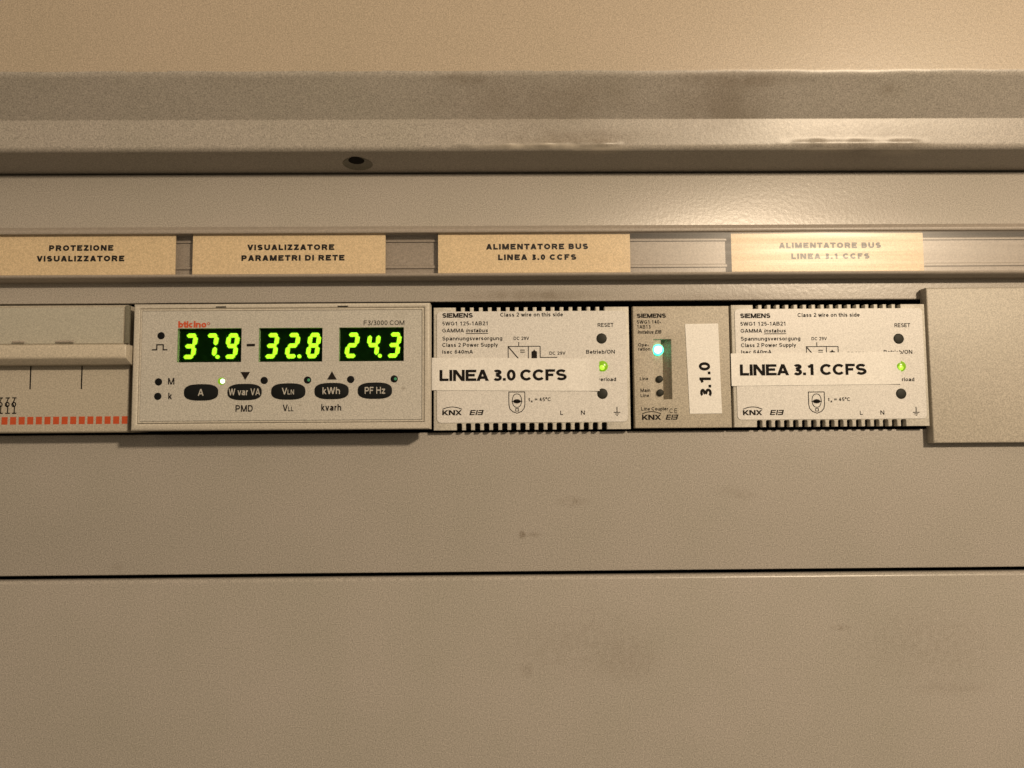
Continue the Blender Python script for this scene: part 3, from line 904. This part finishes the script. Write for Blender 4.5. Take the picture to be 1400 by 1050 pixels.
edges = [fx0] + [X(v) for w in WINS for v in w[:2]] + [fx1]
for a, c in zip(edges[::2], edges[1::2]):
    b.box(a, c, wz0, wz1, PM - 3, PM - 0.1)
face = b.build('front_film', 'meter_face', o_me)
for px in (300.5, 468):
    b = MB(); b.box(X(px - 7), X(px + 7), Z(419.9), Z(418.4), PM - 0.5, PM + 0.02)
    b.build('latch_slot', 'interior', o_me)
p = PM - 0.04
b = MB()
def T(t, a0, a1, y, cap, bold=0.018, slant=0.0, mb=None, pp=None):
    (mb or b).text(t, X(a0), X(a1), Z(y), cap * cp, pp or p, bold, slant)
T('F3/3000 COM', 496.8, 552.6, 445.2, 6.2, 0.0)
b.build('model_marking', 'print_ink', face, 0)
for items in ((('M', 230.2, 238.8, 524.8, 8.8, 0.022),), (('k', 231, 236.4, 544.8, 8.8, 0.022),), (('PMD', 323, 346.6, 562.6, 8.8, 0.026),),
              (('V', 387.2, 394.2, 562.3, 8.8, 0.022), ('LL', 394.9, 401.8, 562.3, 6.2, 0.022)), (('kvarh', 439.8, 467, 562.0, 8.8, 0.026),)):
    b = MB()
    for it in items:
        T(*it)
    b.build('legend', 'print_ink', face, 0)
b = MB(); b.line([(X(x), Z(y)) for x, y in ((207, 477.2), (213.6, 477.2), (213.6, 470.3), (222.4, 470.3), (222.4, 477.2), (228.2, 477.2))], 1.6 * cp, p)
b.build('pulse_sign', 'print_ink', face, 0)
b = MB(); b.poly([(X(x), Z(y)) for x, y in ((329, 508.2), (342, 508.2), (335.5, 519.4))], p); b.build('arrow_sign', 'print_ink', face, 0)
b = MB(); b.poly([(X(x), Z(y)) for x, y in ((447.2, 519.4), (460.6, 519.4), (453.9, 508))], p); b.build('arrow_sign', 'print_ink', face, 0)
b = MB(); b.line([(X(336.7), Z(471.6)), (X(348), Z(471.4))], 3.4 * cp, p); b.build('dash_sign', 'print_ink', face, 0)
b = MB()
T('bticino', 242.2, 281.0, 447.2, 8.8, 0.045)
b.line([(X(283.8 + 1.5 * math.cos(a)), Z(441.8 + 1.5 * math.sin(a))) for a in [i * math.pi / 5 for i in range(10)]], 0.8 * cp, p, True)
b.build('logo', 'logo_red', face, 0)

DP = PM - 1.9                                   # depth of the display boards
SEG = {'0': 'abcdef', '1': 'bc', '2': 'abged', '3': 'abgcd', '4': 'fgbc', '5': 'afgcd', '6': 'afgedc', '7': 'abc', '8': 'abcdefg', '9': 'abcdfg'}
def digit(ch, px, py, parent, dot):
    """seven slanted bars; px, py is the lower left corner of the digit in the photograph's pixels"""
    W, H, t = 17.4, 34.6, 5.6
    sl = 4.6 / H
    def q(x, y):
        return at(px + x + sl * y, 470, DP)[0], at(385, py - y, DP)[1]
    b = MB()
    h2 = H / 2
    hz = lambda y: [(2.2, y), (4.6, y + t / 2), (W - 4.6, y + t / 2), (W - 2.2, y), (W - 4.6, y - t / 2), (4.6, y - t / 2)]
    def vt(x, y0, y1): return [(x, y0 + 1.1), (x + t / 2, y0 + 3.6), (x + t / 2, y1 - 3.6), (x, y1 - 1.1), (x - t / 2, y1 - 3.6), (x - t / 2, y0 + 3.6)]
    S = {'a': hz(H - t / 2), 'g': hz(h2), 'd': hz(t / 2), 'f': vt(t / 2, h2, H - t / 2), 'e': vt(t / 2, t / 2, h2), 'b': vt(W - t / 2, h2, H - t / 2), 'c': vt(W - t / 2, t / 2, h2)}
    for s in SEG[ch]:
        pts = [q(*v) for v in S[s]]
        b.prism(pts, DP - 0.05, DP + 0.32, 0.12, 2)
    if dot:
        cx, cz = q(W + 2.6, 2.6)
        b.disc(cx, cz, 2.5 * cp, DP - 0.05, DP + 0.32, 14)
    return b.build('digit', 'segment', parent)
for wx0, wx1, txt in WINS:
    b = MB(); b.box(X(wx0), X(wx1), wz0, wz1, PM - 3.0, DP)
    win = b.build('display', 'display_back', o_me)
    b = MB(); b.box(X(wx0), X(wx1), wz0, wz1, PM - 0.55, PM - 0.25)
    b.build('display_window', 'smoked_window', win)
    chars = [(c, (txt[k + 1:k + 2] == '.')) for k, c in enumerate(txt) if c != '.']
    for k, (c, dot) in enumerate(chars):
        digit(c, wx0 + 7.4 + 28.6 * k, 490.0, win, dot)

def superell(cx, cy, a, h, n=48, e=0.72):
    r = []
    for i in range(n):
        g = 2 * math.pi * i / n
        c, s = math.cos(g), math.sin(g)
        r.append((X(cx + a * math.copysign(abs(c) ** e, c)), Z(cy + h * math.copysign(abs(s) ** e, s))))
    return r
btn = [(275.6, 535.7, (('A', 271.6, 279.4, 540.2, 8.8),)), (335, 535.6, (('W var VA', 313.4, 356.4, 540.0, 8.8),)),
       (394.6, 535.3, (('V', 386.0, 393.2, 539.4, 8.8), ('LN', 393.8, 402.6, 539.4, 6.4))), (453.6, 535.1, (('kWh', 441.4, 465.2, 539.2, 9.0),)), (512.7, 535.0, (('PF Hz', 499, 526.8, 539.2, 9.0),))]
for cx, cy, tx in btn:
    b = MB(); b.prism(superell(cx, cy, 23.4, 11.3), PM - 0.3, PM + 0.10, 0.15, 2)
    bo = b.build('button', 'button', o_me)
    mb = MB()
    for t, a0, a1, y, cap in tx:
        T(t, a0, a1, y, cap, 0.012, 0, mb, PM + 0.13)
    mb.build('lettering', 'pale_ink', bo, 0)
for cx, cy, mat in ((219, 458, 'dark'), (217.1, 521, 'dark'), (216.6, 540.7, 'dark'), (303, 520.6, 'led_green'), (361.4, 520, 'dark'), (420.6, 519.8, 'dark'), (479.5, 519.4, 'dark'), (539, 519, 'dark')):
    b = MB(); b.dome(X(cx), Z(cy), 4.9 * cp, PM - 0.09, 0.18)
    l = b.build('indicator_lamp', mat, o_me)
    if mat == 'led_green':
        b = MB(); b.dome(X(cx + 1.7), Z(cy), 3.0 * cp, PM + 0.04, 0.12); b.build('lamp_core_or_glint', 'led_white', l)
    if cx in (420.6, 539):
        b = MB(); b.dome(X(cx + 1.6), Z(cy), 2.0 * cp, PM + 0.05, 0.08); b.build('lamp_core_or_glint', 'led_glint', l)  # green glint painted on an unlit lamp as a faintly glowing dome

# ------------------------------------------------------------------ multi-pole circuit breaker at the left edge
PB = 10.0
def X(px, py=500, p=PB): return at(px, py, p)[0]
def Z(py, p=PB): return at(90, py, p)[1]
xa, xb = -245.0, X(177.5)
o_br = thing('circuit_breaker', 'beige multi-pole circuit breaker with one wide lever bar and a row of red squares', 'circuit breaker', (xa + xb) / 2, Z(592))
PF_ = 13.2                                       # face under the clear flap
prof = fillet([(-6, Z(591.5), 0), (PB, Z(591.5), 0.8), (PB, Z(498), 0.3), (PB - 2.5, Z(496, PB - 2.5), 0), (PB - 2.5, Z(476, PF_), 0), (PF_, Z(474, PF_), 0.2), (PF_, Z(417, PF_), 0.8), (-6, Z(417, PF_), 0)], 4)
sweep_x(prof, xa, xb).build('housing', 'breaker_plastic', o_br)
b = MB(); b.box(xa, xb - 0.8, Z(590), Z(420), -40, -6.02); b.build('rear_body', 'interior', o_br)
# paper insert under the clear flap
pf = PF_
b = MB(); b.box(xa, X(167, p=pf), Z(470.0, pf), Z(420.5, pf), pf + 0.02, pf + 0.3, 0.1, 1); b.build('paper_insert', 'breaker_insert', o_br)
b = MB()
b.box(xa, X(169.5, p=pf), Z(471.0, pf), Z(418.3, pf), pf + 0.7, pf + 1.3, 0.35, 2)
fl = b.build('clear_flap', 'flap_clear', o_br)
b = MB()
b.box(X(170.2, p=pf), X(176.8, p=pf), Z(470.5, pf), Z(418.5, pf), pf + 0.02, pf + 0.9, 0.4, 2)
b.build('flap_hinge', 'hinge_plastic', fl)
for a, c in ((15, 32), (75, 100)):
    b = MB(); b.box(X(a, p=pf + 1.4), X(c, p=pf + 1.4), Z(468, pf + 1.4), Z(465.6, pf + 1.4), pf + 1.2, pf + 1.5, 0.1, 1)
    b.build('flap_catch', 'strip_plastic', fl)
# lever bar with a chamfered end
PV = 17.6
mb = MB(); bb = mb.bm
prof = fillet([(PB - 2.4, Z(471, PV), 0), (PV, Z(471.4, PV), 0.6), (PV, Z(489.5, PV), 1.2), (PV - 3.5, Z(498.5, PV - 3.5), 0.8), (PB - 2.4, Z(499, PV - 3.5), 0)], 5)
xe = at(171.5, 480, PV)[0]
rows = []
for x, ins in ((xa, 0), (xe - 0.6, 0), (xe, 0.35)):
    rows.append([bb.verts.new((x + (0.9 * (PV - q) / 7.0 if x > xa else 0), -(q - ins), w)) for q, w in prof])
for i in range(2):
    for k in range(len(prof) - 1):
        bb.faces.new((rows[i][k], rows[i + 1][k], rows[i + 1][k + 1], rows[i][k + 1]))
bb.faces.new(rows[-1])
bmesh.ops.recalc_face_normals(bb, faces=bb.faces)
mb.build('lever_bar', 'lever_plastic', o_br)
b = MB()
for px in (42.3, 112.3):
    b.box(X(px - 0.9), X(px + 0.9), Z(532), Z(499), PB - 0.3, PB + 0.03)
b.build('pole_slit', 'interior', o_br)
b = MB()
x = 172.8
while x > -60:
    b.box(X(x - 4.1), X(min(x + 4.1, 176.5)), Z(580.0), Z(569.6), PB - 0.2, PB + 0.035)
    x -= 11.68
b.build('red_marking', 'red_ink', o_br)
p = PB + 0.05                                    # little row of switch pole signs
for cx in (-6, 3, 12.5, 21.5):
    b = MB()
    b.line([(X(cx + 1), Z(543.5)), (X(cx - 1.8), Z(551.5)), (X(cx + 0.5), Z(556)), (X(cx + 0.5), Z(564.5))], 1.5 * cp, p)
    b.line([(X(cx - 3), Z(543.5)), (X(cx + 3), Z(543.5))], 1.5 * cp, p); b.line([(X(cx - 2.5), Z(564.5)), (X(cx + 3.5), Z(564.5))], 1.6 * cp, p)
    b.line([(X(cx - 0.4 + 2.6 * math.cos(a)), Z(552.5 + 2.9 * math.sin(a))) for a in [i * math.pi / 6 for i in range(12)]], 1.5 * cp, p, True)
    b.build('pole_sign', 'print_ink', o_br, 0)

# ------------------------------------------------------------------ blank plate at the right edge
PK = 4.4
def X(px, py=500): return at(px, py, PK)[0]
def Z(py, px=1330): return at(px, py, PK)[1]
o_bl = thing('blank_plate', 'plain beige blanking plate clipped over the cut-out at the right edge', 'blanking plate', X(1340), Z(605))
b = MB()
b.prism([(X(1271.5), Z(605.5)), (XR - 15, Z(605.5)), (XR - 15, Z(393)), (X(1271.0), Z(393))], 0.03, PK, 0.55, 3)
b.build('plate', 'blank_plastic', o_bl)
